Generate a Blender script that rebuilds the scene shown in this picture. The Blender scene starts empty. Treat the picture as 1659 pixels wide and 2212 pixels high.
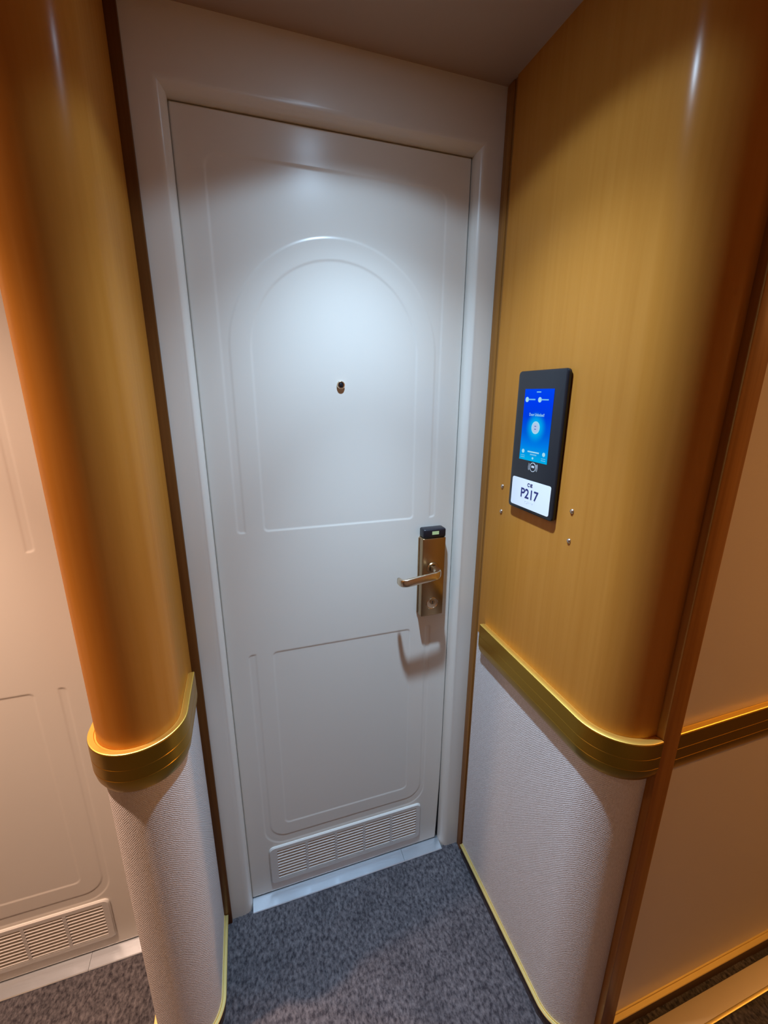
import bpy, bmesh, math, random
import numpy as np
from mathutils import Matrix, Vector
random.seed(3)
rng = np.random.default_rng(5)
S = bpy.context.scene
C = S.collection

# ------------------------------------------------------------------ camera
cam_d = bpy.data.cameras.new('camera')
cam = bpy.data.objects.new('camera', cam_d)
C.objects.link(cam)
cam_d.sensor_fit = 'HORIZONTAL'
cam_d.sensor_width = 36.0
cam_d.lens = 917.88 / 1659 * 36.0
cam_d.clip_start = 0.01
_r = Matrix(((0.951, 0.0776, -0.2992), (-0.309, 0.2562, -0.9159), (0.0056, 0.9635, 0.2677))).to_quaternion().normalized()
cam.matrix_world = Matrix.Translation((0.0839, -0.9663, 1.4768)) @ _r.to_matrix().to_4x4()
S.camera = cam

# ------------------------------------------------------------------ world, exposure
world = bpy.data.worlds.new('world')
S.world = world
world.use_nodes = True
wb = world.node_tree.nodes['Background']
wb.inputs[0].default_value = (1.0, 0.46, 0.12, 1)
wb.inputs[1].default_value = 0.34
S.view_settings.view_transform = 'Standard'
S.view_settings.look = 'None'
S.view_settings.gamma = 1.0
S.view_settings.use_curve_mapping = False
S.view_settings.exposure = 0.0

COOL = (0.53, 0.755, 1.0)
WARM = (1.0, 0.68, 0.50)
AMBER = (1.0, 0.46, 0.12)

# main dimensions (metres); door frame face is y = 0, corridor towards -y
W, H, HC = 0.610, 1.98, 2.10          # door opening, ceiling
FL, FR = 0.058, 0.061                 # frame widths
LEAF = 0.030                          # door leaf lies this far behind the frame face
PITCH = -0.893                        # next door along the corridor
XR = 0.668                            # right side of the recess
CX, CY, CR = -0.146, -0.185, 0.070    # rounded end of the wall between the doors
YC = -0.512                           # corridor wall on the right
RC = 0.080                            # its corner radius
RT, RB = 0.878, 0.7895                # handrail top and bottom
LAMP = (0.3025, -0.307, HC)

# ------------------------------------------------------------------ helpers
def link(o, parent=None):
    C.objects.link(o)
    if parent is not None:
        o.parent = parent
    return o

def tag(o, label=None, cat=None, group=None, kind=None):
    if label: o['label'] = label
    if cat: o['category'] = cat
    if group: o['group'] = group
    if kind: o['kind'] = kind
    return o

def empty(name, loc, parent=None):
    o = bpy.data.objects.new(name, None)
    o.empty_display_size = 0.05
    link(o, parent)
    o.location = loc
    return o

def origin(parent):
    v = Vector((0, 0, 0))
    p = parent
    while p is not None:
        v += p.location
        p = p.parent
    return v

def obj(name, verts, faces, mat, parent=None, smooth=False, base=None, angle=None):
    """verts in world space; base = where this object's own origin goes"""
    off = origin(parent)
    b = Vector(base) if base is not None else off.copy()
    me = bpy.data.meshes.new(name)
    me.from_pydata([tuple(Vector(v) - b) for v in verts], [], faces)
    me.update()
    if angle is not None or smooth:
        me.shade_smooth()
        if angle is not None:
            me.set_sharp_from_angle(angle=math.radians(angle))
    me.materials.append(mat)
    o = bpy.data.objects.new(name, me)
    link(o, parent)
    o.location = b - off
    return o

def bobj(name, bm, mat, parent=None, angle=35, base=None):
    bmesh.ops.recalc_face_normals(bm, faces=bm.faces)
    off = origin(parent)
    b = Vector(base) if base is not None else off.copy()
    bmesh.ops.translate(bm, verts=bm.verts, vec=-b)
    me = bpy.data.meshes.new(name)
    bm.to_mesh(me)
    bm.free()
    if angle is not None:
        me.shade_smooth()
        me.set_sharp_from_angle(angle=math.radians(angle))
    me.materials.append(mat)
    o = bpy.data.objects.new(name, me)
    link(o, parent)
    o.location = b - off
    return o

def add_box(bm, x0, x1, y0, y1, z0, z1, bev=0.0, seg=2):
    r = bmesh.ops.create_cube(bm, size=1.0)
    vs = r['verts']
    for v in vs:
        v.co = Vector((x0 + (v.co.x + .5) * (x1 - x0), y0 + (v.co.y + .5) * (y1 - y0), z0 + (v.co.z + .5) * (z1 - z0)))
    if bev > 0:
        es = list({e for v in vs for e in v.link_edges})
        bmesh.ops.bevel(bm, geom=es, offset=bev, segments=seg, affect='EDGES', profile=0.5)
    return bm

def box(name, x0, x1, y0, y1, z0, z1, mat, parent=None, bev=0.0, seg=2, base=None):
    bm = add_box(bmesh.new(), x0, x1, y0, y1, z0, z1, bev, seg)
    return bobj(name, bm, mat, parent, 35 if bev else None, base)

def path_normals(path, closed=False):
    n = len(path)
    out = []
    for i in range(n):
        a = path[i - 1] if i else path[i]
        b = path[i]
        c = path[i + 1] if i < n - 1 else path[i]
        d = []
        for p, q in ((a, b), (b, c)):
            t = Vector((q[0] - p[0], q[1] - p[1]))
            if t.length > 1e-9:
                t.normalize()
                d.append(Vector((t.y, -t.x)))
        m = sum(d, Vector((0, 0)))
        m.normalize()
        m /= max(0.3, m.dot(d[0]))
        out.append(m)
    return out

def sweep(path, sec):
    """2-D path, section of (offset to the right of travel, z) points, closed; ends capped"""
    nr = path_normals(path)
    k = len(sec)
    vs, fs = [], []
    for p, m in zip(path, nr):
        for o, z in sec:
            vs.append((p[0] + m.x * o, p[1] + m.y * o, z))
    for i in range(len(path) - 1):
        for j in range(k):
            a, b = i * k + j, i * k + (j + 1) % k
            fs.append((a, a + k, b + k, b))
    fs.append(tuple(range(k - 1, -1, -1)))
    fs.append(tuple((len(path) - 1) * k + j for j in range(k)))
    return vs, fs

def sweep_obj(name, path, sec, mat, parent=None, base=None, angle=30):
    vs, fs = sweep(path, sec)
    o = obj(name, vs, fs, mat, parent, base=base)
    bm = bmesh.new(); bm.from_mesh(o.data)
    bmesh.ops.recalc_face_normals(bm, faces=bm.faces)
    bm.to_mesh(o.data); bm.free()
    o.data.shade_smooth()
    o.data.set_sharp_from_angle(angle=math.radians(angle))
    return o

def arc(cx, cy, r, a0, a1, n):
    return [(cx + r * math.cos(math.radians(a0 + (a1 - a0) * i / n)), cy + r * math.sin(math.radians(a0 + (a1 - a0) * i / n))) for i in range(n + 1)]

def copy_tree(o, parent=None):
    c = o.copy()
    link(c, parent)
    for ch in list(o.children):
        copy_tree(ch, c)
    return c

def revolve(bm, prof, axis_o, axis, seg=28):
    """prof: (radius, distance along axis)"""
    ax = Vector(axis).normalized()
    u = ax.orthogonal().normalized()
    v = ax.cross(u)
    rings = []
    for r, d in prof:
        c = Vector(axis_o) + ax * d
        if r < 1e-6:
            rings.append([bm.verts.new(c)])
        else:
            rings.append([bm.verts.new(c + (u * math.cos(t) + v * math.sin(t)) * r) for t in (2 * math.pi * i / seg for i in range(seg))])
    for a, b in zip(rings, rings[1:]):
        if len(a) == 1 and len(b) == 1: continue
        for i in range(seg):
            j = (i + 1) % seg
            if len(a) == 1: bm.faces.new((a[0], b[i], b[j]))
            elif len(b) == 1: bm.faces.new((a[i], b[0], a[j]))
            else: bm.faces.new((a[i], b[i], b[j], a[j]))
    return bm

def rrect(x0, x1, z0, z1, r, n=5):
    pts = []
    for cx, cz, a in ((x1 - r, z1 - r, 0), (x0 + r, z1 - r, 90), (x0 + r, z0 + r, 180), (x1 - r, z0 + r, 270)):
        for i in range(n + 1):
            t = math.radians(a + 90 * i / n)
            pts.append((cx + r * math.cos(t), cz + r * math.sin(t)))
    return pts

# ------------------------------------------------------------------ materials
def mat(name, col, rough=0.5, metal=0.0, spec=0.5, coat=0.0, coat_rough=0.1):
    m = bpy.data.materials.new(name)
    m.use_nodes = True
    b = m.node_tree.nodes['Principled BSDF']
    b.inputs['Base Color'].default_value = (*col, 1)
    b.inputs['Roughness'].default_value = rough
    b.inputs['Metallic'].default_value = metal
    b.inputs['Specular IOR Level'].default_value = spec
    b.inputs['Coat Weight'].default_value = coat
    b.inputs['Coat Roughness'].default_value = coat_rough
    return m

def nodes(m):
    t = m.node_tree
    return t, t.nodes, t.links, t.nodes['Principled BSDF']

def noise_col(m, scale, c0, c1, detail=4, lo=0.35, hi=0.65, rough=0.55, coord='Object'):
    t, N, L, b = nodes(m)
    tc = N.new('ShaderNodeTexCoord'); mp = N.new('ShaderNodeMapping')
    mp.inputs['Scale'].default_value = scale
    nz = N.new('ShaderNodeTexNoise'); nz.inputs['Scale'].default_value = 1.0
    nz.inputs['Detail'].default_value = detail; nz.inputs['Roughness'].default_value = rough
    rp = N.new('ShaderNodeValToRGB')
    rp.color_ramp.elements[0].position = lo; rp.color_ramp.elements[1].position = hi
    rp.color_ramp.elements[0].color = (*c0, 1); rp.color_ramp.elements[1].color = (*c1, 1)
    L.new(tc.outputs[coord], mp.inputs[0]); L.new(mp.outputs[0], nz.inputs['Vector'])
    L.new(nz.outputs['Fac'], rp.inputs[0]); L.new(rp.outputs[0], b.inputs['Base Color'])
    return nz, rp

def add_bump(m, scale, strength, dist, detail=3, prev=None):
    t, N, L, b = nodes(m)
    tc = N.new('ShaderNodeTexCoord'); mp = N.new('ShaderNodeMapping')
    mp.inputs['Scale'].default_value = scale
    nz = N.new('ShaderNodeTexNoise'); nz.inputs['Scale'].default_value = 1.0; nz.inputs['Detail'].default_value = detail
    bp = N.new('ShaderNodeBump'); bp.inputs['Strength'].default_value = strength; bp.inputs['Distance'].default_value = dist
    L.new(tc.outputs['Object'], mp.inputs[0]); L.new(mp.outputs[0], nz.inputs['Vector'])
    L.new(nz.outputs['Fac'], bp.inputs['Height'])
    if prev: L.new(prev.outputs[0], bp.inputs['Normal'])
    L.new(bp.outputs[0], b.inputs['Normal'])
    return bp

M = {}
M['paint'] = mat('cream_paint', (0.72, 0.685, 0.625), 0.29, spec=0.5)
add_bump(M['paint'], (9, 9, 9), 0.05, 0.002, 2)
M['grille'] = mat('cream_grille', (0.66, 0.64, 0.61), 0.42)
M['wood'] = mat('cherry_veneer', (0.4, 0.2, 0.06), 0.5, spec=0.0, coat=0.26, coat_rough=0.22)
noise_col(M['wood'], (75, 75, 2.2), (0.430, 0.170, 0.026), (0.475, 0.197, 0.034), 5, 0.3, 0.72)
M['trim'] = mat('trim_wood', (0.3, 0.13, 0.035), 0.38, spec=0.2)
noise_col(M['trim'], (90, 90, 2.5), (0.235, 0.095, 0.020), (0.305, 0.132, 0.032), 4)
M['darktrim'] = mat('dark_trim_wood', (0.12, 0.045, 0.012), 0.45, spec=0.12)
noise_col(M['darktrim'], (90, 90, 2.5), (0.120, 0.046, 0.012), (0.165, 0.066, 0.018), 4)
M['brass'] = mat('satin_brass', (0.50, 0.285, 0.032), 0.32, metal=1.0)
M['ledge'] = mat('lit_brass', (1.0, 0.70, 0.16), 0.46, metal=1.0)  # lit copy of the rail brass: light on the ledge put into its colour
add_bump(M['brass'], (4, 4, 400), 0.03, 0.0005, 2)
M['cap'] = mat('polished_brass', (0.80, 0.64, 0.26), 0.45, metal=1.0)
M['bronze'] = mat('brushed_bronze', (0.40, 0.275, 0.15), 0.30, metal=1.0)
add_bump(M['bronze'], (900, 40, 12), 0.05, 0.0003, 2)
M['lever'] = mat('satin_nickel', (0.72, 0.60, 0.45), 0.22, metal=1.0)
M['steel'] = mat('sill_steel', (0.62, 0.66, 0.72), 0.36, metal=1.0)
add_bump(M['steel'], (14, 200, 14), 0.08, 0.001, 2)
M['screw'] = mat('screw_steel', (0.62, 0.55, 0.50), 0.28, metal=1.0)
M['black'] = mat('black_glass', (0.012, 0.013, 0.018), 0.22, spec=0.4)
M['blackp'] = mat('black_plastic', (0.010, 0.010, 0.016), 0.35, spec=0.4)
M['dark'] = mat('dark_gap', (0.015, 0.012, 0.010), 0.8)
M['plate'] = mat('white_plate', (0.78, 0.80, 0.88), 0.35)
M['navy'] = mat('navy_ink', (0.010, 0.016, 0.13), 0.5)
M['braille'] = mat('braille_white', (0.62, 0.64, 0.74), 0.4)
M['grey'] = mat('grey_ink', (0.55, 0.57, 0.60), 0.4)
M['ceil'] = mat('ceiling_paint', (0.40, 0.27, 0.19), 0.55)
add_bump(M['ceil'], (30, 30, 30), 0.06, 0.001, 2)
M['beige'] = mat('beige_panel', (0.60, 0.52, 0.44), 0.45)
add_bump(M['beige'], (500, 500, 500), 0.10, 0.0006, 2)
M['cream_strip'] = mat('cream_strip', (0.74, 0.64, 0.46), 0.45)
M['skirt'] = mat('skirting_dark', (0.075, 0.068, 0.075), 0.9, spec=0.1)
noise_col(M['skirt'], (260, 260, 90), (0.055, 0.050, 0.058), (0.095, 0.086, 0.096), 3)
M['brownskirt'] = mat('brown_skirting', (0.10, 0.055, 0.025), 0.5)

for k_ in ('wood', 'trim', 'darktrim'):
    M[k_].node_tree.nodes['Principled BSDF'].inputs['Specular Tint'].default_value = (0.75, 0.34, 0.08, 1)
# woven wall covering
M['fabric'] = mat('woven_wallcovering', (0.58, 0.53, 0.51), 0.85, spec=0.2)
t_, N_, L_, b_ = nodes(M['fabric'])
noise_col(M['fabric'], (420, 420, 150), (0.60, 0.555, 0.545), (0.72, 0.68, 0.675), 3, 0.3, 0.7)
tc = N_.new('ShaderNodeTexCoord'); sp = N_.new('ShaderNodeSeparateXYZ')
dn = N_.new('ShaderNodeTexNoise'); dn.inputs['Scale'].default_value = 90; dn.inputs['Detail'].default_value = 2
L_.new(tc.outputs['Object'], dn.inputs['Vector'])
dv_ = N_.new('ShaderNodeVectorMath'); dv_.operation = 'MULTIPLY_ADD'; dv_.inputs[1].default_value = (0.004, 0.004, 0)
L_.new(dn.outputs['Color'], dv_.inputs[0]); L_.new(tc.outputs['UV'], dv_.inputs[2])
L_.new(dv_.outputs[0], sp.inputs[0])
def sinwave(src, freq):
    m1 = N_.new('ShaderNodeMath'); m1.operation = 'MULTIPLY'; m1.inputs[1].default_value = freq
    m2 = N_.new('ShaderNodeMath'); m2.operation = 'SINE'
    L_.new(src, m1.inputs[0]); L_.new(m1.outputs[0], m2.inputs[0])
    return m2.outputs[0]
wx = sinwave(sp.outputs[0], 2 * math.pi / 0.0042)
wz = sinwave(sp.outputs[1], 2 * math.pi / 0.0052)
mm = N_.new('ShaderNodeMath'); mm.operation = 'MULTIPLY'; L_.new(wx, mm.inputs[0]); L_.new(wz, mm.inputs[1])
nz2 = N_.new('ShaderNodeTexNoise'); nz2.inputs['Scale'].default_value = 480; nz2.inputs['Detail'].default_value = 3
L_.new(tc.outputs['Object'], nz2.inputs['Vector'])
ma = N_.new('ShaderNodeMath'); ma.operation = 'MULTIPLY_ADD'; ma.inputs[1].default_value = 2.2
L_.new(nz2.outputs['Fac'], ma.inputs[0]); L_.new(mm.outputs[0], ma.inputs[2])
bp = N_.new('ShaderNodeBump'); bp.inputs['Strength'].default_value = 0.55; bp.inputs['Distance'].default_value = 0.0007
L_.new(ma.outputs[0], bp.inputs['Height']); L_.new(bp.outputs[0], b_.inputs['Normal'])

# carpet
M['carpet'] = mat('carpet', (0.1, 0.1, 0.11), 0.95, spec=0.08)
t_, N_, L_, b_ = nodes(M['carpet'])
nz, rp = noise_col(M['carpet'], (120, 75, 60), (0.042, 0.038, 0.045), (0.185, 0.168, 0.178), 5, 0.36, 0.68, 0.65)
tc = N_.new('ShaderNodeTexCoord')
n2 = N_.new('ShaderNodeTexNoise'); n2.inputs['Scale'].default_value = 11; n2.inputs['Detail'].default_value = 4
mx = N_.new('ShaderNodeMix'); mx.data_type = 'RGBA'; mx.blend_type = 'MULTIPLY'; mx.inputs[0].default_value = 0.55
r2 = N_.new('ShaderNodeValToRGB'); r2.color_ramp.elements[0].position = 0.35; r2.color_ramp.elements[1].position = 0.65
r2.color_ramp.elements[0].color = (0.55, 0.57, 0.60, 1); r2.color_ramp.elements[1].color = (1, 1, 1, 1)
L_.new(tc.outputs['Object'], n2.inputs['Vector']); L_.new(n2.outputs['Fac'], r2.inputs[0])
L_.new(rp.outputs[0], mx.inputs[6]); L_.new(r2.outputs[0], mx.inputs[7]); L_.new(mx.outputs[2], b_.inputs['Base Color'])

def emit(name, col, s):
    m = bpy.data.materials.new(name); m.use_nodes = True
    t = m.node_tree; t.nodes.clear()
    e = t.nodes.new('ShaderNodeEmission'); o = t.nodes.new('ShaderNodeOutputMaterial')
    e.inputs[0].default_value = (*col, 1); e.inputs[1].default_value = s
    t.links.new(e.outputs[0], o.inputs[0])
    return m
M['ui'] = emit('screen_white', (0.42, 0.80, 1.0), 0.85)
M['ui_dim'] = emit('screen_pale', (0.20, 0.62, 1.0), 0.8)
M['ui_dot'] = emit('screen_badge', (0.50, 0.66, 0.95), 0.85)
M['ui_ink'] = emit('screen_ink', (0.18, 0.22, 0.75), 0.6)
M['lcd'] = emit('lcd', (0.50, 0.70, 0.40), 0.6)
M['lens_cool'] = emit('lamp_lens_cool', COOL, 150)
M['lens_warm'] = emit('lamp_lens_warm', WARM, 90)
M['fill_lens'] = emit('fill_lamp_lens', AMBER, 20)
# screen: blue to cyan with the glow of the badge, all emitted by the display
M['screen'] = emit('display', (0, 0, 1), 0.85)
t = M['screen'].node_tree; N = t.nodes; L = t.links
tc = N.new('ShaderNodeTexCoord'); sp = N.new('ShaderNodeSeparateXYZ'); L.new(tc.outputs['UV'], sp.inputs[0])
rp = N.new('ShaderNodeValToRGB'); L.new(sp.outputs[1], rp.inputs[0])
cr = rp.color_ramp
cr.elements[0].position = 0.0; cr.elements[0].color = (0.0, 0.48, 0.90, 1)
cr.elements[1].position = 1.0; cr.elements[1].color = (0.0, 0.070, 1.0, 1)
for p_, c_ in ((0.22, (0.0, 0.24, 0.92)), (0.38, (0.0, 0.13, 0.80)), (0.62, (0.0, 0.055, 0.86)), (0.80, (0.0, 0.052, 1.0))):
    e_ = cr.elements.new(p_); e_.color = (*c_, 1)
vd = N.new('ShaderNodeVectorMath'); vd.operation = 'DISTANCE'
mp = N.new('ShaderNodeMapping'); mp.inputs['Scale'].default_value = (0.62, 1, 0)
L.new(tc.outputs['UV'], mp.inputs[0]); L.new(mp.outputs[0], vd.inputs[0]); vd.inputs[1].default_value = (0.31, 0.475, 0)
mr = N.new('ShaderNodeMapRange'); mr.interpolation_type = 'SMOOTHSTEP'
mr.inputs[1].default_value = 0.06; mr.inputs[2].default_value = 0.24; mr.inputs[3].default_value = 1; mr.inputs[4].default_value = 0
L.new(vd.outputs['Value'], mr.inputs[0])
mx = N.new('ShaderNodeMix'); mx.data_type = 'RGBA'; L.new(mr.outputs[0], mx.inputs[0])
L.new(rp.outputs[0], mx.inputs[6]); mx.inputs[7].default_value = (0.0, 0.50, 1.0, 1)
em = [n for n in N if n.type == 'EMISSION'][0]
L.new(mx.outputs[2], em.inputs[0])

# ------------------------------------------------------------------ lamps (recessed downlights in the ceiling)
def downlight(loc, label, group, lens, color, beams, lens_r=0.0165, tilt=0.0):
    root = empty('recessed_downlight', loc)
    tag(root, label, 'lamp', group)
    bm = revolve(bmesh.new(), [(0.0, -0.0015), (0.028, -0.0015), (0.030, -0.001), (0.032, -0.003), (0.043, -0.003), (0.045, 0.0), (0.044, 0.001)], loc, (0, 0, 1), 36)
    bobj('trim_ring', bm, M['grille'], root)
    bm = revolve(bmesh.new(), [(lens_r, -0.0020), (0.0, -0.0035)], loc, (0, 0, 1), 36)
    bobj('lens', bm, lens, root)
    for power, size, blend, rad in beams:
        ld = bpy.data.lights.new('downlight_beam', 'SPOT')
        ld.energy = power; ld.color = color; ld.spot_size = math.radians(size); ld.spot_blend = blend
        ld.shadow_soft_size = rad
        lo = bpy.data.objects.new('downlight_beam', ld)
        link(lo, root)
        lo.location = (0, 0, -0.012)
        lo.rotation_euler = (0, -math.radians(tilt), 0)
    return root

downlight(LAMP, 'recessed cool white downlight in the ceiling above the peephole door with the lever handle', 'recessed ceiling downlights',
          M['lens_cool'], COOL, [(4.5, 130, 0.20, 0.018), (11.0, 126, 1.0, 0.018), (43.0, 102, 1.0, 0.018), (84.0, 56, 1.0, 0.018)], tilt=3.5)
downlight((LAMP[0] + PITCH, LAMP[1], HC), 'recessed warm downlight in the ceiling above the neighbouring door', 'recessed ceiling downlights',
          M['lens_warm'], WARM, [(4.5, 130, 0.20, 0.020), (15.0, 126, 1.0, 0.020), (54.0, 92, 1.0, 0.020), (122.0, 56, 1.0, 0.020)])
for k, (x, nm) in enumerate(((2.05, 'unseen amber fill downlight added in the corridor ceiling beyond the beige panel'),
                             (-1.95, 'unseen amber fill downlight added in the corridor ceiling beyond the neighbouring door'))):
    downlight((x, -1.10, HC), nm, 'recessed ceiling downlights', M['fill_lens'], AMBER, [((62.0, 18.0)[k], 160, 0.4, 0.03)])  # unseen lamps, added to fill the corridor with warm ambient light

# ------------------------------------------------------------------ setting
tag(box('floor', -3.2, 3.2, -1.75, 0.25, -0.06, -0.004, M['skirt']), 'dark grey floor of the corridor and the door recess', 'floor', kind='structure')
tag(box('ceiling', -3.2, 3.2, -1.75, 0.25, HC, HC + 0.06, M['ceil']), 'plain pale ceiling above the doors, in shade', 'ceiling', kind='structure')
tag(box('wall_back', -3.2, 3.2, 0.085, 0.16, -0.004, HC, M['dark']), 'dark wall behind the two doors', 'wall', kind='structure')
tag(box('wall_front', -3.2, 3.2, -1.75, -1.68, -0.004, HC, M['beige']), 'beige corridor wall facing the doors', 'wall', kind='structure')

def uv_path(o, path, sec):
    """lay UVs in metres: u along the path, v = z"""
    me = o.data
    acc = [0.0]
    for a, b in zip(path, path[1:]):
        acc.append(acc[-1] + math.hypot(b[0] - a[0], b[1] - a[1]))
    k = len(sec)
    uv = me.uv_layers.new(name='UVMap')
    for l in me.loops:
        i = l.vertex_index
        uv.data[l.index].uv = (acc[min(i // k, len(acc) - 1)], sec[i % k][1])

# wall between the doors: travel so that the outside is on the right
col_path = [(CX - CR, 0.0), (CX - CR, -0.06), (CX - CR, CY)] + arc(CX, CY, CR, 180, 360, 40)[1:] + [(CX + CR, -0.06), (CX + CR, 0.0)]
# recess side and corridor corner on the right
corner = arc(XR + RC, YC + RC, RC, 180, 270, 24)
wr_path = [(XR, 0.0), (XR, -0.037), (XR, -0.2)] + corner + [(0.760, YC)]
# check the travel direction: right-hand side must face the open air
def fix(path, test):
    nr = path_normals(path)
    return path if test(path[len(path) // 2], nr[len(path) // 2]) else path[::-1]
col_path = fix(col_path, lambda p, n: n.y < 0)
wr_path = fix(wr_path, lambda p, n: n.x < 0 or n.y < 0)
corr_path = fix([(0.800, YC), (2.6, YC)], lambda p, n: n.y < 0)

def panel_sec(z0, z1, t0=-0.02, t1=0.0, bev=0.0):
    return [(t0, z0), (t1, z0), (t1, z1), (t0, z1)]

def fabric_wall(name, path, z0, z1, mat_, parent=None):
    sec = panel_sec(z0, z1)
    o = sweep_obj(name, path, sec, mat_, parent)
    uv_path(o, path, sec)
    return o

RM = 0.5 * (RT + RB)
# --- column
def column(dx, label):
    pth = [(x + dx, y) for x, y in col_path]
    w = sweep_obj('wall_left', pth, [(-0.055, -0.004), (-0.021, -0.004), (-0.021, HC), (-0.055, HC)], M['darktrim'])
    tag(w, label, 'wall', kind='structure')
    v = sweep_obj('veneer_panel', pth, panel_sec(RM, HC), M['wood'], w)
    tag(v, 'polished cherry wood veneer')
    tag(fabric_wall('fabric_panel', pth, 0.0, RM, M['fabric'], w), 'pale woven wall covering')
    return w
column(0, 'rounded wall end between the two doors, cherry veneer above and pale woven covering below')
column(PITCH, 'rounded wall end on the far side of the neighbouring door, cherry veneer over woven covering')
# --- right recess wall with rounded corner
w = sweep_obj('wall_right', wr_path, [(-0.055, -0.004), (-0.021, -0.004), (-0.021, HC), (-0.055, HC)], M['darktrim'])
tag(w, 'right side of the door recess curving into the corridor, cherry veneer over pale woven covering', 'wall', kind='structure')
if abs(wr_path[0][1]) < 1e-6:
    flat = wr_path[1:]
else:
    flat = wr_path[:-1]
tag(sweep_obj('veneer_panel', flat, panel_sec(RM, HC), M['wood'], w), 'polished cherry wood veneer')
tag(fabric_wall('fabric_panel', flat, 0.0, RM, M['fabric'], w), 'pale woven wall covering')
# --- corridor wall right of the wood post
w = box('wall_corridor', 0.80, 3.2, YC + 0.004, YC + 0.06, -0.004, HC, M['dark'])
tag(w, 'flat beige corridor wall to the right of the wood post', 'wall', kind='structure')
tag(sweep_obj('upper_panel', corr_path, panel_sec(RM, HC, -0.004), M['beige'], w), 'plain beige panel above the handrail')
tag(sweep_obj('lower_panel', corr_path, panel_sec(0.0, RM, -0.004), M['beige'], w), 'plain beige panel below the handrail')
# corridor wall beyond the far column
tag(box('wall_far', -3.2, -1.75, YC, 0.085, -0.004, HC, M['wood']), 'cherry wood wall further along the corridor past the neighbouring door', 'wall', kind='structure')

# --- wood trims
def trimset(dx, la, lb):
    a = box('trim_1', CX + CR - 0.002 + dx, -FL + 0.001 + dx, -0.010, 0.0, -0.004, HC, M['darktrim'], bev=0.002, base=(-0.07 + dx, -0.005, 0))
    tag(a, la, 'trim', kind='structure')
    return a
trimset(0, 'dark wood strip between the rounded wall end and the left side of the door frame', '')
box_t = box('trim_2', -FL - 0.166 + 0.002, -FL - 0.148, -0.010, 0.0, -0.004, HC, M['darktrim'], bev=0.002, base=(-0.215, -0.005, 0))
tag(box_t, 'dark wood strip behind the rounded wall end, beside the neighbouring door frame', 'trim', kind='structure')
bm = bmesh.new()
add_box(bm, XR - 0.001, XR + 0.03, -0.0265, 0.0, -0.004, HC, 0.003, 3)
add_box(bm, XR + 0.0015, XR + 0.03, -0.0365, -0.0275, -0.004, HC, 0.002, 2)
tag(bobj('trim_3', bm, M['trim'], base=(XR + .01, -0.02, 0)), 'brown beaded wood strip between the right side of the door frame and the veneer', 'trim', kind='structure')
tag(box('trim_4', 0.759, 0.802, YC - 0.015, YC + 0.03, -0.004, HC, M['trim'], bev=0.002, base=(0.78, YC, 0)),
    'plain brown wood post standing between the rounded corner and the beige corridor wall', 'trim', kind='structure')

# ------------------------------------------------------------------ door frame
def frame_section():
    """(e outward from the opening edge, y); outermost e replaced per side"""
    pts = [(0.0, 0.075), (0.0, 0.022)]
    for i in range(9):
        t = math.radians(90 * i / 8)
        pts.append((0.022 * (1 - math.cos(t)), 0.022 - 0.022 * math.sin(t)) if i else (0.0, 0.022))
    del pts[1]
    return pts

def build_frame(name):
    sec = frame_section()
    def ring(e, y, last=False, back=False):
        el, er, et = (FL, FR, HC - H) if last else (e, e, e)
        return [(-el, y, -0.004), (-el, y, H + et), (W + er, y, H + et), (W + er, y, -0.004)]
    rings = [ring(e, y) for e, y in sec]
    rings.append(ring(0, 0.0, True)); rings.append(ring(0, 0.075, True))
    vs = [p for r in rings for p in r]
    fs = []
    n = len(rings)
    for i in range(n):
        j = (i + 1) % n
        for k in range(3):
            fs.append((i * 4 + k, i * 4 + k + 1, j * 4 + k + 1, j * 4 + k))
    fs.append(tuple(i * 4 for i in range(n))); fs.append(tuple(i * 4 + 3 for i in range(n)))
    o = obj(name, vs, fs, M['paint'], base=(W / 2, 0.03, 0))
    bm = bmesh.new(); bm.from_mesh(o.data)
    bmesh.ops.recalc_face_normals(bm, faces=bm.faces)
    bm.to_mesh(o.data); bm.free()
    o.data.shade_smooth(); o.data.set_sharp_from_angle(angle=math.radians(28))
    return o
fr1 = build_frame('trim_5')
tag(fr1, 'cream painted frame around the door with the lever handle', 'door frame', kind='structure')
fr2 = fr1.copy(); link(fr2); fr2.name = 'trim_6'; fr2.location.x += PITCH
tag(fr2, 'cream painted frame around the neighbouring door', 'door frame', kind='structure')

# ------------------------------------------------------------------ door leaf with pressed panels
def sd_rbox(X, Z, x0, x1, z0, z1, rt, rb):
    cx, cz, hx, hz = (x0 + x1) / 2, (z0 + z1) / 2, (x1 - x0) / 2, (z1 - z0) / 2
    px, pz = np.abs(X - cx), Z - cz
    r = np.where(pz > 0, rt, rb)
    qx, qz = px - hx + r, np.abs(pz) - hz + r
    return np.minimum(np.maximum(qx, qz), 0) + np.hypot(np.maximum(qx, 0), np.maximum(qz, 0)) - r

def grid_faces(nx, nz):
    i, j = np.meshgrid(np.arange(nx - 1), np.arange(nz - 1), indexing='ij')
    a = (i * nz + j).ravel()
    return np.stack([a, a + nz, a + nz + 1, a + 1], 1)

def np_mesh(name, V, F, material):
    used, inv = np.unique(F.ravel(), return_inverse=True)
    V = V[used]; F = inv.reshape(F.shape)
    me = bpy.data.meshes.new(name)
    me.vertices.add(len(V)); me.vertices.foreach_set('co', V.astype(np.float32).ravel())
    n, k = F.shape
    me.loops.add(n * k); me.loops.foreach_set('vertex_index', F.astype(np.int32).ravel())
    me.polygons.add(n)
    me.polygons.foreach_set('loop_start', np.arange(0, n * k, k, dtype=np.int32))
    me.update(calc_edges=True); me.validate()
    me.shade_smooth()
    me.materials.append(material)
    return me

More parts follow.
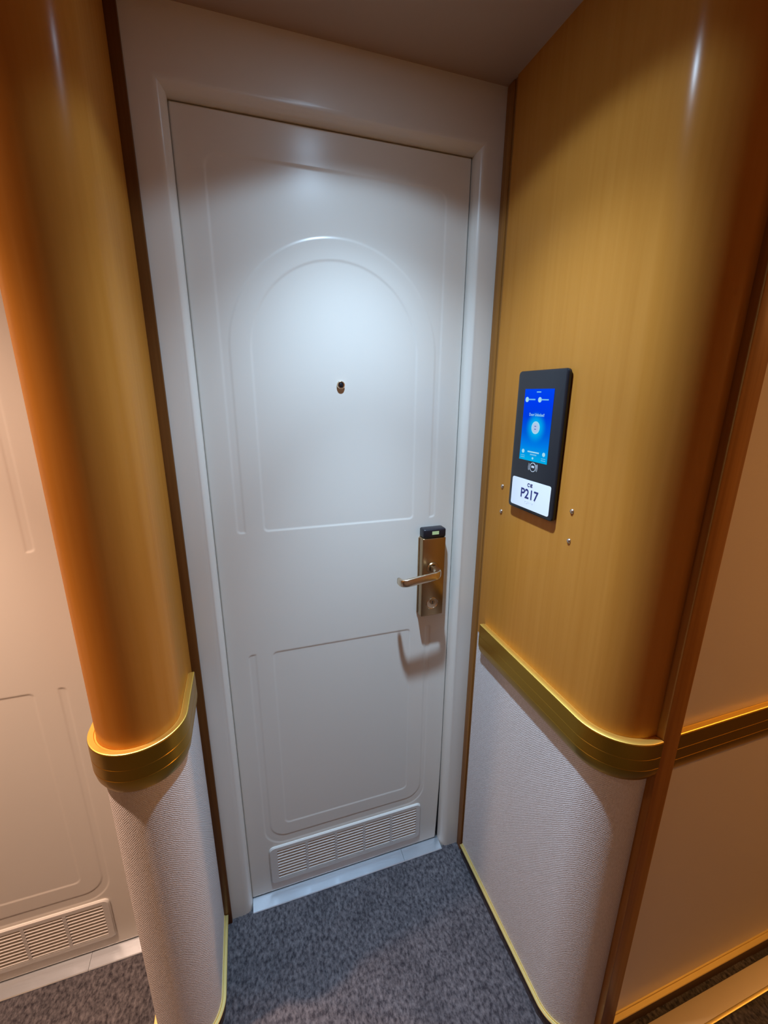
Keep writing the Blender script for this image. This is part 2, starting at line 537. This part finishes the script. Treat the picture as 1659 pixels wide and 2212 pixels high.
X0, X1, Z0, Z1 = 0.0004, 0.6088, 0.0120, 1.9785
step = 0.0021
gx = np.linspace(X0, X1, int((X1 - X0) / step)); gz = np.linspace(Z0, Z1, int((Z1 - Z0) / step))
GX, GZ = np.meshgrid(gx, gz, indexing='ij')
sdA = sd_rbox(GX, GZ, 0.110, 0.491, 1.160, 1.752, 0.1905, 0.012)
sdB = np.maximum(sd_rbox(GX, GZ, 0.050, 0.553, 1.160, 1.912, 0.030, 0.010), -sd_rbox(GX, GZ, 0.0712, 0.5346, 0.95, 1.790, 0.2317, 0.01))
sdC = sd_rbox(GX, GZ, 0.110, 0.491, 0.262, 0.836, 0.012, 0.016)
sdD = np.maximum(sd_rbox(GX, GZ, 0.050, 0.553, 0.192, 0.838, 0.010, 0.060), -sd_rbox(GX, GZ, 0.0712, 0.5346, 0.222, 1.10, 0.01, 0.046))
depth = np.zeros_like(GX)
for sd in (sdA, sdB, sdC, sdD):
    t = np.clip(-sd / 0.0045, 0, 1)
    depth = np.maximum(depth, 0.0010 * (t * t * (3 - 2 * t)))
d = np.minimum(np.minimum(GX - X0, X1 - GX), np.minimum(GZ - Z0, Z1 - GZ))
r_ = 0.0032
q = np.clip(r_ - d, 0, r_)
edge = r_ - np.sqrt(np.maximum(r_ * r_ - q * q, 0))
# the leaf is slightly bent away from the jamb at its lower right corner
tz = np.clip((0.36 - GZ) / 0.36, 0, 1) ** 1.5
tx = np.clip((GX - 0.45) / (X1 - 0.45), 0, 1)
SX = GX - 0.0085 * tz * tx
V = np.stack([SX.ravel() - W / 2, (depth + edge).ravel(), GZ.ravel()], 1)
F = grid_faces(len(gx), len(gz))
fc = lambda s: s.ravel()[F].mean(1)
lab = np.zeros(len(F), int)
for k, s in enumerate((sdA, sdB, sdC, sdD)):
    lab[fc(s) < 0.0022] = k + 1

door = empty('door_1', (W / 2, LEAF, 0.0))
tag(door, 'cream pressed steel cabin door with arched panel, peephole and bronze lever lock', 'door', kind='structure')
leaf_me = np_mesh('leaf', V, F[lab == 0], M['paint'])
leaf = bpy.data.objects.new('leaf', leaf_me); link(leaf, door)
for k, (nm, lb) in enumerate((('arched_panel', 'shallow recessed panel with an arched top'), ('arch_border', 'narrow recessed border around the arched panel'),
                              ('lower_panel', 'shallow recessed rectangular panel'), ('lower_border', 'narrow recessed border around the lower panel'))):
    o = bpy.data.objects.new(nm, np_mesh(nm, V, F[lab == k + 1], M['paint'])); link(o, door); tag(o, lb)
bm = bmesh.new()
vsb = [(X0, LEAF + r_, Z0), (X1 - 0.0085, LEAF + r_, Z0), (X1 - 0.002, LEAF + r_, 0.22), (X1, LEAF + r_, 0.36), (X1, LEAF + r_, Z1), (X0, LEAF + r_, Z1)]
b0 = [bm.verts.new(v) for v in vsb]; b1 = [bm.verts.new((v[0], v[1] + 0.034, v[2])) for v in vsb]
for i in range(6):
    bm.faces.new((b0[i], b0[(i + 1) % 6], b1[(i + 1) % 6], b1[i]))
bm.faces.new(b1)
bobj('leaf_core', bm, M['paint'], door, None)

# vent grille, low on the door
def vent(parent):
    vx0, vx1, vz0, vz1 = 0.0585, 0.541, 0.046, 0.187
    y1 = LEAF + 0.001; y0 = LEAF - 0.0055
    sx0, sx1, sz0, sz1 = 0.0815, 0.524, 0.062, 0.173
    bm = bmesh.new()
    outer = rrect(vx0, vx1, vz0, vz1, 0.014, 5)
    n = len(outer)
    inner = []
    ix0, ix1, iz0, iz1 = sx0, sx1, sz0, sz1
    for x, z in outer:
        inner.append((min(max(x, ix0), ix1), min(max(z, iz0), iz1)))
    ob = [bm.verts.new((x, y1, z)) for x, z in outer]
    of = [bm.verts.new((x, y0 + 0.003, z)) for x, z in outer]
    cxm, czm = (vx0 + vx1) / 2, (vz0 + vz1) / 2
    of2 = [bm.verts.new((x + (0.003 if x < cxm else -0.003), y0, z + (0.003 if z < czm else -0.003))) for x, z in outer]
    # inner rectangle with four corners only
    cor = [(ix1, iz1), (ix0, iz1), (ix0, iz0), (ix1, iz0)]
    cf = [bm.verts.new((x, y0, z)) for x, z in cor]
    cb = [bm.verts.new((x, y1, z)) for x, z in cor]
    for i in range(n):
        j = (i + 1) % n
        bm.faces.new((ob[i], ob[j], of[j], of[i])); bm.faces.new((of[i], of[j], of2[j], of2[i]))
    q = n // 4
    for c in range(4):
        idx = [(c * q + i) for i in range(q)]
        for a, b in zip(idx, idx[1:]):
            bm.faces.new((of2[a], of2[b], cf[c]))
        nx_ = (c * q + q) % n
        bm.faces.new((of2[idx[-1]], of2[nx_], cf[(c + 1) % 4], cf[c]))
        bm.faces.new((cf[c], cf[(c + 1) % 4], cb[(c + 1) % 4], cb[c]))
    root = bobj('vent_grille', bm, M['grille'], parent, 30)
    tag(root, 'low cream louvred vent grille')
    box('backing', sx0, sx1, LEAF - 0.0004, LEAF + 0.001, sz0, sz1, M['dark'], root)
    nb = 5; dv = 0.0075
    bw = (sx1 - sx0 - dv * (nb - 1)) / nb
    slat_me = None
    for k in range(nb):
        xa = sx0 + k * (bw + dv)
        if k:
            box('divider', xa - dv, xa, y0, LEAF, sz0, sz1, M['grille'], root)
        ns = 10
        ph = (sz1 - sz0) / ns
        for s in range(ns):
            zc = sz0 + (s + 0.5) * ph
            pos = Vector((xa + bw / 2, LEAF - 0.0030, zc))
            if slat_me is None:
                hx = bw / 2
                # top edge set back, lower lip forward
                vs = [(-hx, 0.0026, ph * .20), (hx, 0.0026, ph * .20), (hx, 0.0018, ph * .34), (-hx, 0.0018, ph * .34),
                      (-hx, -0.0026, -ph * .18), (hx, -0.0026, -ph * .18), (hx, -0.0022, -ph * .34), (-hx, -0.0022, -ph * .34)]
                slat_me = bpy.data.meshes.new('slat')
                slat_me.from_pydata(vs, [], [(3, 2, 5, 4)[::-1], (4, 5, 6, 7)[::-1], (0, 1, 2, 3)[::-1], (7, 6, 1, 0)[::-1], (3, 4, 7, 0), (2, 1, 6, 5)])
                bmm = bmesh.new(); bmm.from_mesh(slat_me); bmesh.ops.recalc_face_normals(bmm, faces=bmm.faces); bmm.to_mesh(slat_me); bmm.free()
                slat_me.materials.append(M['grille'])
            o = bpy.data.objects.new('slat', slat_me)
            link(o, root)
            o.location = pos - origin(root)
    return root
vent(door)

box('gap_shade', W - 0.0016, W - 0.0002, LEAF + 0.004, 0.074, 0.012, H - 0.001, M['dark'], door)  # black strip paints the shade of the deep gap beside the leaf

# peephole
bm = revolve(bmesh.new(), [(0.0092, 0.0), (0.0092, 0.0035), (0.0078, 0.0055), (0.0060, 0.0058), (0.0052, 0.0045)], (0.3033, LEAF, 1.4957), (0, -1, 0), 28)
ph_ = bobj('peephole', bm, M['lever'], door); tag(ph_, 'small metal peephole')
bm = revolve(bmesh.new(), [(0.0052, 0.0045), (0.003, 0.0058), (0.0, 0.0062)], (0.3033, LEAF, 1.4957), (0, -1, 0), 24)
bobj('peephole_lens', bm, M['black'], ph_)

def tube(path, dims, n=20, power=2.6):
    """path of 3-D points; dims per point (half across, half z)"""
    bm = bmesh.new(); rings = []
    for i, p in enumerate(path):
        a = Vector(path[max(i - 1, 0)]); b = Vector(path[min(i + 1, len(path) - 1)])
        t = (b - a).normalized(); side = t.cross(Vector((0, 0, 1))).normalized()
        hw, hz = dims[i]; ring = []
        for k in range(n):
            th = 2 * math.pi * k / n
            c, s = math.cos(th), math.sin(th)
            ring.append(bm.verts.new(Vector(p) + side * hw * math.copysign(abs(c) ** (2 / power), c) + Vector((0, 0, 1)) * hz * math.copysign(abs(s) ** (2 / power), s)))
        rings.append(ring)
    for a, b in zip(rings, rings[1:]):
        for k in range(n):
            bm.faces.new((a[k], a[(k + 1) % n], b[(k + 1) % n], b[k]))
    bm.faces.new(rings[0][::-1]); bm.faces.new(rings[-1])
    return bm

def lock(parent, mx):
    """mx maps the x of the right-hung lock"""
    a, b = sorted((mx(0.508), mx(0.5745)))
    y0 = 0.001
    body = box('lock_case', a, b, y0, LEAF + 0.001, 0.884, 1.1115, M['bronze'], parent, bev=0.0035, seg=3)
    tag(body, 'brushed bronze lock plate')
    box('lock_back_plate', a - 0.002, b + 0.004, LEAF - 0.006, LEAF + 0.001, 0.886, 1.108, M['bronze'], body, bev=0.002)
    cap = box('card_reader_cap', a + 0.001, b - 0.001, y0 - 0.001, LEAF + 0.001, 1.1115, 1.1365, M['blackp'], body, bev=0.005, seg=3)
    tag(cap, 'black plastic top of the lock')
    xs = sorted((mx(0.533), mx(0.552)))
    box('indicator_window', xs[0], xs[1], y0 - 0.0016, y0 + 0.002, 1.1215, 1.1305, M['lcd'], body)
    cx = mx(0.538); zl = 1.027
    bm = revolve(bmesh.new(), [(0.0, 0.0), (0.0165, 0.0), (0.0165, 0.0025), (0.0150, 0.0045), (0.011, 0.0050), (0.011, 0.002)], (cx, y0, zl), (0, -1, 0), 36)
    bobj('rose', bm, M['bronze'], body)
    # lever
    P, D = [], []
    s = 1 if mx(0.6) > mx(0.5) else -1
    def add(xo, y, hw, hz): P.append((cx + s * xo, y, zl - 0.125 * max(0.0, -xo))); D.append((hw, hz))
    add(0, 0.004, .0090, .0092); add(0, -0.020, .0090, .0094); add(0, -0.031, .0088, .0100)
    for i in range(1, 8):
        t = math.radians(90 * i / 7)
        add(-0.015 + 0.015 * math.cos(t), -0.031 - 0.015 * math.sin(t), .0086 - .0032 * i / 7, .0100 + .0012 * i / 7)
    for x in (-0.030, -0.045, -0.06, -0.075, -0.084): add(x, -0.0465, .0052, .0116 + 0.018 * (x + 0.03))
    for i in range(1, 9):
        t = math.radians(84 * i / 8)
        add(-0.088 - 0.016 * math.sin(t), -0.0305 - 0.016 * math.cos(t), .0050, .0104 - .0006 * i / 8)
    add(-0.1052, -0.0225, .0046, .0088); add(-0.1054, -0.0205, .0026, .0060)
    lv = bobj('lever', tube(P, D, 28, 3.6), M['lever'], body, 50)
    tag(lv, 'satin metal lever handle')
    kx = mx(0.5405)
    bm = revolve(bmesh.new(), [(0.0175, 0.0), (0.0175, 0.0012), (0.0162, 0.0022), (0.0148, 0.0014), (0.0145, 0.0004), (0.0, 0.0004)], (kx, y0, 0.922), (0, -1, 0), 36)
    cyl = bobj('key_cylinder', bm, M['lever'], body)
    bm = revolve(bmesh.new(), [(0.0068, 0.0), (0.0068, 0.0028), (0.0060, 0.0034), (0.0, 0.0034)], (kx, y0, 0.9265), (0, -1, 0), 28)
    bobj('keyway_plug', bm, M['bronze'], cyl)
    box('keyhole', kx - 0.0012, kx + 0.0012, y0 - 0.0038, y0 - 0.003, 0.922, 0.931, M['dark'], cyl)
    return body
lock_parts = lock(door, lambda x: x)

# neighbouring door: the same leaf, its lock on the other side
door2 = door.copy(); link(door2)
door2.name = 'door_2'; door2.location.x += PITCH
for ch in list(door.children):
    if ch is lock_parts: continue
    copy_tree(ch, door2)
tag(door2, 'cream pressed steel neighbouring door seen left of the rounded wall end', 'door', kind='structure')
lock(door2, lambda x: W - x + PITCH)

# steel sills
def sill(dx, label):
    root = empty('threshold_plate', (W / 2 + dx, 0.02, 0))
    tag(root, label, 'threshold')
    sec = [(-0.008, -0.003), (-0.008, 0.004), (-0.006, 0.0055), (0.030, 0.0085), (0.075, 0.0090), (0.075, -0.003)]
    for xa, xb, nm in ((0.001, 0.4750, 'plate'), (0.4758, W - 0.001, 'plate')):
        vs = [(xa + dx, y, z) for y, z in sec] + [(xb + dx, y, z) for y, z in sec]
        k = len(sec)
        fs = [(j, (j + 1) % k, (j + 1) % k + k, j + k) for j in range(k)] + [tuple(range(k))[::-1], tuple(range(k, 2 * k))]
        o = obj(nm, vs, fs, M['steel'], root)
        bm = bmesh.new(); bm.from_mesh(o.data); bmesh.ops.recalc_face_normals(bm, faces=bm.faces); bm.to_mesh(o.data); bm.free()
    return root
sill(0, 'bright steel sill under the door with the lever handle')
sill(PITCH, 'dull steel sill under the neighbouring door')

# ------------------------------------------------------------------ handrails
def rail_sec(d, top=RT, bot=RB):
    g = 0.0004
    return [(-0.004, bot), (d * 0.42, bot), (d * 0.80, bot + 0.012), (d * 0.97, bot + 0.026), (d, bot + 0.031),
            (d - g, bot + 0.0315), (d - g, bot + 0.0325), (d, bot + 0.033), (d, top - 0.0335), (d - g, top - 0.033), (d - g, top - 0.032), (d, top - 0.0315),
            (d, top - 0.0022), (d - 0.0008, top - 0.0006), (d - 0.0022, top), (d * 0.30, top - 0.0006), (d * 0.22, top - 0.0022), (-0.004, top - 0.0022)]
def rail(path, d, label, base):
    o = sweep_obj('handrail', path, rail_sec(d), M['brass'], base=base, angle=24)
    tag(o, label, 'handrail', 'brass handrails along the walls')
    tag(sweep_obj('top_ledge', path, [(0.0005, RT - 0.004), (d - 0.0006, RT - 0.004), (d - 0.0006, RT + 0.0002), (d - 0.0018, RT + 0.0008), (d * 0.30, RT + 0.0002), (d * 0.22, RT - 0.001), (0.0005, RT - 0.001)], M['ledge'], o), 'top ledge of the rail, its brass coloured brighter as if lit')
    return o
cr_path = fix([(CX - CR, -0.011), (CX - CR, -0.06), (CX - CR, CY)] + arc(CX, CY, CR, 180, 360, 48)[1:] + [(CX + CR, -0.06), (CX + CR, -0.011)], lambda p, n: n.y < 0)
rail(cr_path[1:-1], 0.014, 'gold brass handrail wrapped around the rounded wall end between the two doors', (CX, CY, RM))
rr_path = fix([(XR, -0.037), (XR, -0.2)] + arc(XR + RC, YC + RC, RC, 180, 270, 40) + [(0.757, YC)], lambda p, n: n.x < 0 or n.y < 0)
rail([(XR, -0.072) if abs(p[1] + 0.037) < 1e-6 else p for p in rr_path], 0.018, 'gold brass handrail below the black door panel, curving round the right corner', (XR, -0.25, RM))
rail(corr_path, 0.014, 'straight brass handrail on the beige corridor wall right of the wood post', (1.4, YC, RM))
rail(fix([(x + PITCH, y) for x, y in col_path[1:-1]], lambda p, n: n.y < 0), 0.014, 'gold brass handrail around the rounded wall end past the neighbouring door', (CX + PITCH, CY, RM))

# ------------------------------------------------------------------ skirting with brass cap
def skirting(name, path, d, label, base, h=0.040, face=None):
    o = sweep_obj(name, path, [(-0.004, -0.004), (d - 0.004, -0.004), (d - 0.0045, h - 0.003), (-0.004, h - 0.003)], face or M['skirt'], base=base)
    tag(o, label, 'skirting', kind='structure')
    c = sweep_obj('brass_cap', path, [(-0.003, h - 0.003), (d, h - 0.003), (d, h - 0.0008), (d - 0.001, h), (d * 0.30, h), (d * 0.22, h + 0.002), (0.0005, h + 0.002), (-0.003, h + 0.002)], M['cap'], o)
    tag(c, 'thin shiny brass capping')
    return o
skirting('baseboard_left', cr_path, 0.011, 'low grey skirting with brass capping around the rounded wall end between the doors', (CX, CY, 0))
skirting('baseboard_right', rr_path, 0.010, 'low grey skirting with brass capping under the woven covering on the right', (XR, -0.25, 0))
skirting('baseboard_corridor', corr_path, 0.014, 'brown skirting with brass capping at the foot of the beige corridor wall', (1.4, YC, 0), 0.050, M['brownskirt'])
# cream strip with brass edge lying on the carpet along the corridor wall
root = empty('edging_strip', (1.5, -0.56, 0.003))
tag(root, 'cream edging strip with a brass edge on the floor before the beige corridor wall', 'edging strip')
box('strip', 0.84, 2.6, -0.580, -0.5375, 0.0033, 0.0075, M['cream_strip'], root, bev=0.001)
box('brass_edge', 0.84, 2.6, -0.587, -0.580, 0.0033, 0.0080, M['cap'], root, bev=0.001)

# ------------------------------------------------------------------ carpet: pile nobody could count
st = 0.0042
cx_ = np.arange(-0.98, 1.30, st); cy_ = np.arange(-0.92, 0.004, st)
AX, AY = np.meshgrid(cx_, cy_, indexing='ij')
hgt = rng.random(AX.shape)
hgt = 0.55 * hgt + 0.45 * np.roll(hgt, 1, 1)
AZ = (hgt - 0.5) * 0.0060
AX = AX + (rng.random(AX.shape) - .5) * st * 0.8
AY = AY + (rng.random(AX.shape) - .5) * st * 0.8
CV = np.stack([AX.ravel(), AY.ravel(), AZ.ravel()], 1)
cm = np_mesh('carpet', CV, grid_faces(len(cx_), len(cy_)), M['carpet'])
co = bpy.data.objects.new('carpet', cm); link(co)
tag(co, 'mottled dark blue-grey carpet pile on the floor in front of the doors', 'carpet', kind='stuff')

# ------------------------------------------------------------------ door panel with screen and room number
RD = 0.0125
def RP(s, z, d): return (XR - d, -s, z)
root = empty('access_panel', (XR, -0.22, 1.377))
tag(root, 'black wall-mounted door panel with lit blue screen and white P217 plate', 'door panel')
bm = bmesh.new()
o2 = rrect(0.1445, 0.2955, 1.2305, 1.5250, 0.008, 5)
layers = [(0.0035, 0.0), (0.0005, 0.004), (0.0, 0.0095), (0.0010, 0.0115), (0.0030, RD)]
cs, cz = 0.22, 1.37775
rings = []
for inset, dd in layers:
    ring = []
    for s, z in o2:
        ss = s + (inset if s < cs else -inset); zz = z + (inset if z < cz else -inset)
        ring.append(bm.verts.new(RP(ss, zz, dd)))
    rings.append(ring)
for a, b in zip(rings, rings[1:]):
    for i in range(len(a)):
        j = (i + 1) % len(a)
        bm.faces.new((a[i], a[j], b[j], b[i]))
bm.faces.new(rings[-1])
bobj('housing', bm, M['black'], root, 30)

def flat_poly(name, pts, d0, d1, m, parent):
    """extruded outline in panel space"""
    bm = bmesh.new()
    f = [bm.verts.new(RP(s, z, d1)) for s, z in pts]; bk = [bm.verts.new(RP(s, z, d0)) for s, z in pts]
    bm.faces.new(f)
    for i in range(len(pts)):
        j = (i + 1) % len(pts)
        bm.faces.new((f[i], f[j], bk[j], bk[i]))
    return bobj(name, bm, m, parent, None)

def ringpoly(name, s, z, r0, r1, a0, a1, d0, d1, m, parent, n=32, sx=1.0):
    bm = bmesh.new()
    A = [math.radians(a0 + (a1 - a0) * i / n) for i in range(n + 1)]
    f0 = [bm.verts.new(RP(s + sx * r0 * math.cos(t), z + r0 * math.sin(t), d1)) for t in A]
    f1 = [bm.verts.new(RP(s + sx * r1 * math.cos(t), z + r1 * math.sin(t), d1)) for t in A]
    g1 = [bm.verts.new(RP(s + sx * r1 * math.cos(t), z + r1 * math.sin(t), d0)) for t in A]
    for i in range(n):
        bm.faces.new((f0[i], f0[i + 1], f1[i + 1], f1[i])); bm.faces.new((f1[i], f1[i + 1], g1[i + 1], g1[i]))
    return bobj(name, bm, m, parent, None)

def disc(name, s, z, r, d0, d1, m, parent, sx=1.0, n=28):
    return flat_poly(name, [(s + sx * r * math.cos(2 * math.pi * i / n), z + r * math.sin(2 * math.pi * i / n)) for i in range(n)], d0, d1, m, parent)

def bar(name, s0, s1, z0, z1, d0, d1, m, parent, slant=0.0):
    return flat_poly(name, [(s0, z0), (s1, z0 + slant), (s1, z1 + slant), (s0, z1)], d0, d1, m, parent)

def text(name, body, s_mid, z0, height, width, d, m, parent, bold=0.012):
    cu = bpy.data.curves.new('lettering', 'FONT'); cu.body = body; cu.size = 1.0; cu.align_x = 'LEFT'
    cu.offset = bold
    tmp = bpy.data.objects.new('lettering_tmp', cu); C.objects.link(tmp)
    bpy.context.view_layer.update()
    me = bpy.data.meshes.new_from_object(tmp.evaluated_get(bpy.context.evaluated_depsgraph_get()))
    bpy.data.objects.remove(tmp); bpy.data.curves.remove(cu)
    co_ = np.array([v.co[:] for v in me.vertices])
    mn, mxx = co_.min(0), co_.max(0)
    off = origin(parent)
    for v in me.vertices:
        u = (v.co.x - mn[0]) / (mxx[0] - mn[0]); w_ = (v.co.y - mn[1]) / (mxx[1] - mn[1])
        v.co = Vector(RP(s_mid + (u - 0.5) * width, z0 + w_ * height, d)) - off
    me.materials.clear(); me.materials.append(m)
    o = bpy.data.objects.new(name, me); link(o, parent)
    return o

sc0, sc1, sz0_, sz1_ = 0.1725, 0.2640, 1.3420, 1.4885
scr = obj('screen', [RP(sc0, sz0_, RD + 0.0004), RP(sc1, sz0_, RD + 0.0004), RP(sc1, sz1_, RD + 0.0004), RP(sc0, sz1_, RD + 0.0004)], [(0, 1, 2, 3)], M['screen'], root)
uvl = scr.data.uv_layers.new(name='UVMap')
for l in scr.data.loops:
    uvl.data[l.index].uv = ((0, 0), (1, 0), (1, 1), (0, 1))[l.vertex_index]
tag(scr, 'lit blue touch screen')
D0, D1 = RD + 0.0004, RD + 0.0010
sw, sh = sc1 - sc0, sz1_ - sz0_
def SU(u): return sc0 + u * sw
def SV(v): return sz0_ + v * sh
text('screen_heading', 'Door Unlocked!', SU(0.50), SV(0.633), 0.0058, sw * 0.52, D1, M['ui'], scr)
bar('status_mark', SU(0.43), SU(0.57), SV(0.950), SV(0.966), D0, D1, M['ui_dim'], scr)
for u in (0.105, 0.555):
    disc('menu_dot', SU(u), SV(0.855), 0.0052, D0, D1, M['ui'], scr)
    bar('menu_line', SU(u + 0.05), SU(u + 0.29), SV(0.848), SV(0.866), D0, D1, M['ui_dim'], scr)
bd = disc('badge', SU(0.50), SV(0.475), 0.0128, D0, D1, M['ui'], scr)
disc('badge_core', SU(0.50), SV(0.475), 0.0100, D1, D1 + 0.0003, M['ui_dot'], scr)
for v in (0.455, 0.495):
    bar('badge_mark', SU(0.47), SU(0.53), SV(v) - 0.0008, SV(v) + 0.0008, D1 + 0.0003, D1 + 0.0006, M['ui_ink'], scr)
bar('hint_line', SU(0.30), SU(0.70), SV(0.122), SV(0.140), D0, D1, M['ui'], scr)
bar('hint_line', SU(0.40), SU(0.62), SV(0.086), SV(0.104), D0, D1, M['ui_dim'], scr)
for u in (0.13, 0.87):
    disc('round_icon', SU(u), SV(0.125), 0.0042, D0, D1, M['ui'], scr)
    bar('icon_caption', SU(u - 0.07), SU(u + 0.07), SV(0.062), SV(0.070), D0, D1, M['ui_dim'], scr)
    bar('icon_caption', SU(u - 0.07), SU(u + 0.07), SV(0.034), SV(0.044), D0, D1, M['ui_dim'], scr)
disc('home_icon', SU(0.50), SV(0.045), 0.0024, D0, D1, M['ui'], scr)
# contactless symbol
cs_, cz_ = 0.2215, 1.3300
sym = ringpoly('contactless_symbol', cs_, cz_, 0.0084, 0.0098, 0, 360, RD, RD + 0.0005, M['grey'], root, 40)
bar('card_mark', cs_ - 0.0045, cs_ + 0.0045, cz_ - 0.0012, cz_ + 0.0030, RD, RD + 0.0005, M['grey'], sym)
for a in (0, 180):
    ringpoly('wave_mark', cs_, cz_, 0.0118, 0.0127, a - 32, a + 32, RD, RD + 0.0005, M['grey'], sym, 12)
    ringpoly('wave_mark', cs_, cz_, 0.0146, 0.0154, a - 30, a + 30, RD, RD + 0.0005, M['grey'], sym, 12)
# number plate
pl = flat_poly('number_plate', rrect(0.1555, 0.2850, 1.2385, 1.3010, 0.005, 5), RD - 0.001, RD + 0.0006, M['plate'], root)
tag(pl, 'white plate reading P217')
text('room_number', 'P217', 0.2195, 1.2600, 0.0215, 0.0590, RD + 0.0009, M['navy'], pl, 0.018)
# small navy emblem above the number
ez = 1.2905
ringpoly('emblem', 0.2145, ez, 0.0024, 0.0042, 20, 330, RD + 0.0006, RD + 0.0009, M['navy'], pl, 24)
for k, dz in enumerate((-0.0034, -0.0008, 0.0018)):
    bar('emblem_bar', 0.2205, 0.2275 - 0.0012 * (k == 1), ez + dz, ez + dz + 0.0018, RD + 0.0006, RD + 0.0009, M['navy'], pl)
bar('emblem_stem', 0.2205, 0.2225, ez - 0.0034, ez + 0.0036, RD + 0.0006, RD + 0.0009, M['navy'], pl)
# braille under the number: p, number sign, 2, 1, 7
cells = ((1, 2, 3, 4), (3, 4, 5, 6), (1, 2), (1,), (1, 2, 4, 5))
dot_me = None
for i, cell in enumerate(cells):
    for dt in cell:
        s = 0.2060 + i * 0.0062 + (0.0023 if dt > 3 else 0); z = 1.2545 - ((dt - 1) % 3) * 0.0023
        if dot_me is None:
            bm = revolve(bmesh.new(), [(0.00085, 0), (0.0007, 0.0004), (0.0, 0.0006)], (0, 0, 0), (-1, 0, 0), 10)
            bmesh.ops.recalc_face_normals(bm, faces=bm.faces)
            dot_me = bpy.data.meshes.new('braille_dot'); bm.to_mesh(dot_me); bm.free(); dot_me.materials.append(M['braille'])
        o = bpy.data.objects.new('braille_dot', dot_me); link(o, pl)
        o.location = Vector(RP(s, z, RD + 0.0006)) - origin(pl)

# ------------------------------------------------------------------ screw heads in the veneer
bm = revolve(bmesh.new(), [(0.0050, 0.0), (0.0048, 0.0012), (0.0036, 0.0026), (0.0018, 0.0034), (0.0, 0.0036)], (0, 0, 0), (-1, 0, 0), 20)
bmesh.ops.recalc_face_normals(bm, faces=bm.faces)
sm = bpy.data.meshes.new('screw_head'); bm.to_mesh(sm); bm.free(); sm.shade_smooth(); sm.materials.append(M['screw'])
for y, z, lb in ((-0.1000, 1.2640, 'upper of two small screw heads in the veneer between door frame and black panel'),
                 (-0.1025, 1.2020, 'lower of two small screw heads in the veneer between door frame and black panel'),
                 (-0.3345, 1.2630, 'upper of two small screw heads in the veneer just right of the black panel'),
                 (-0.3360, 1.2040, 'lower of two small screw heads in the veneer right of the black panel')):
    o = bpy.data.objects.new('screw_head', sm); link(o); o.location = (XR, y, z)
    tag(o, lb, 'screw', 'screw heads around the black door panel')
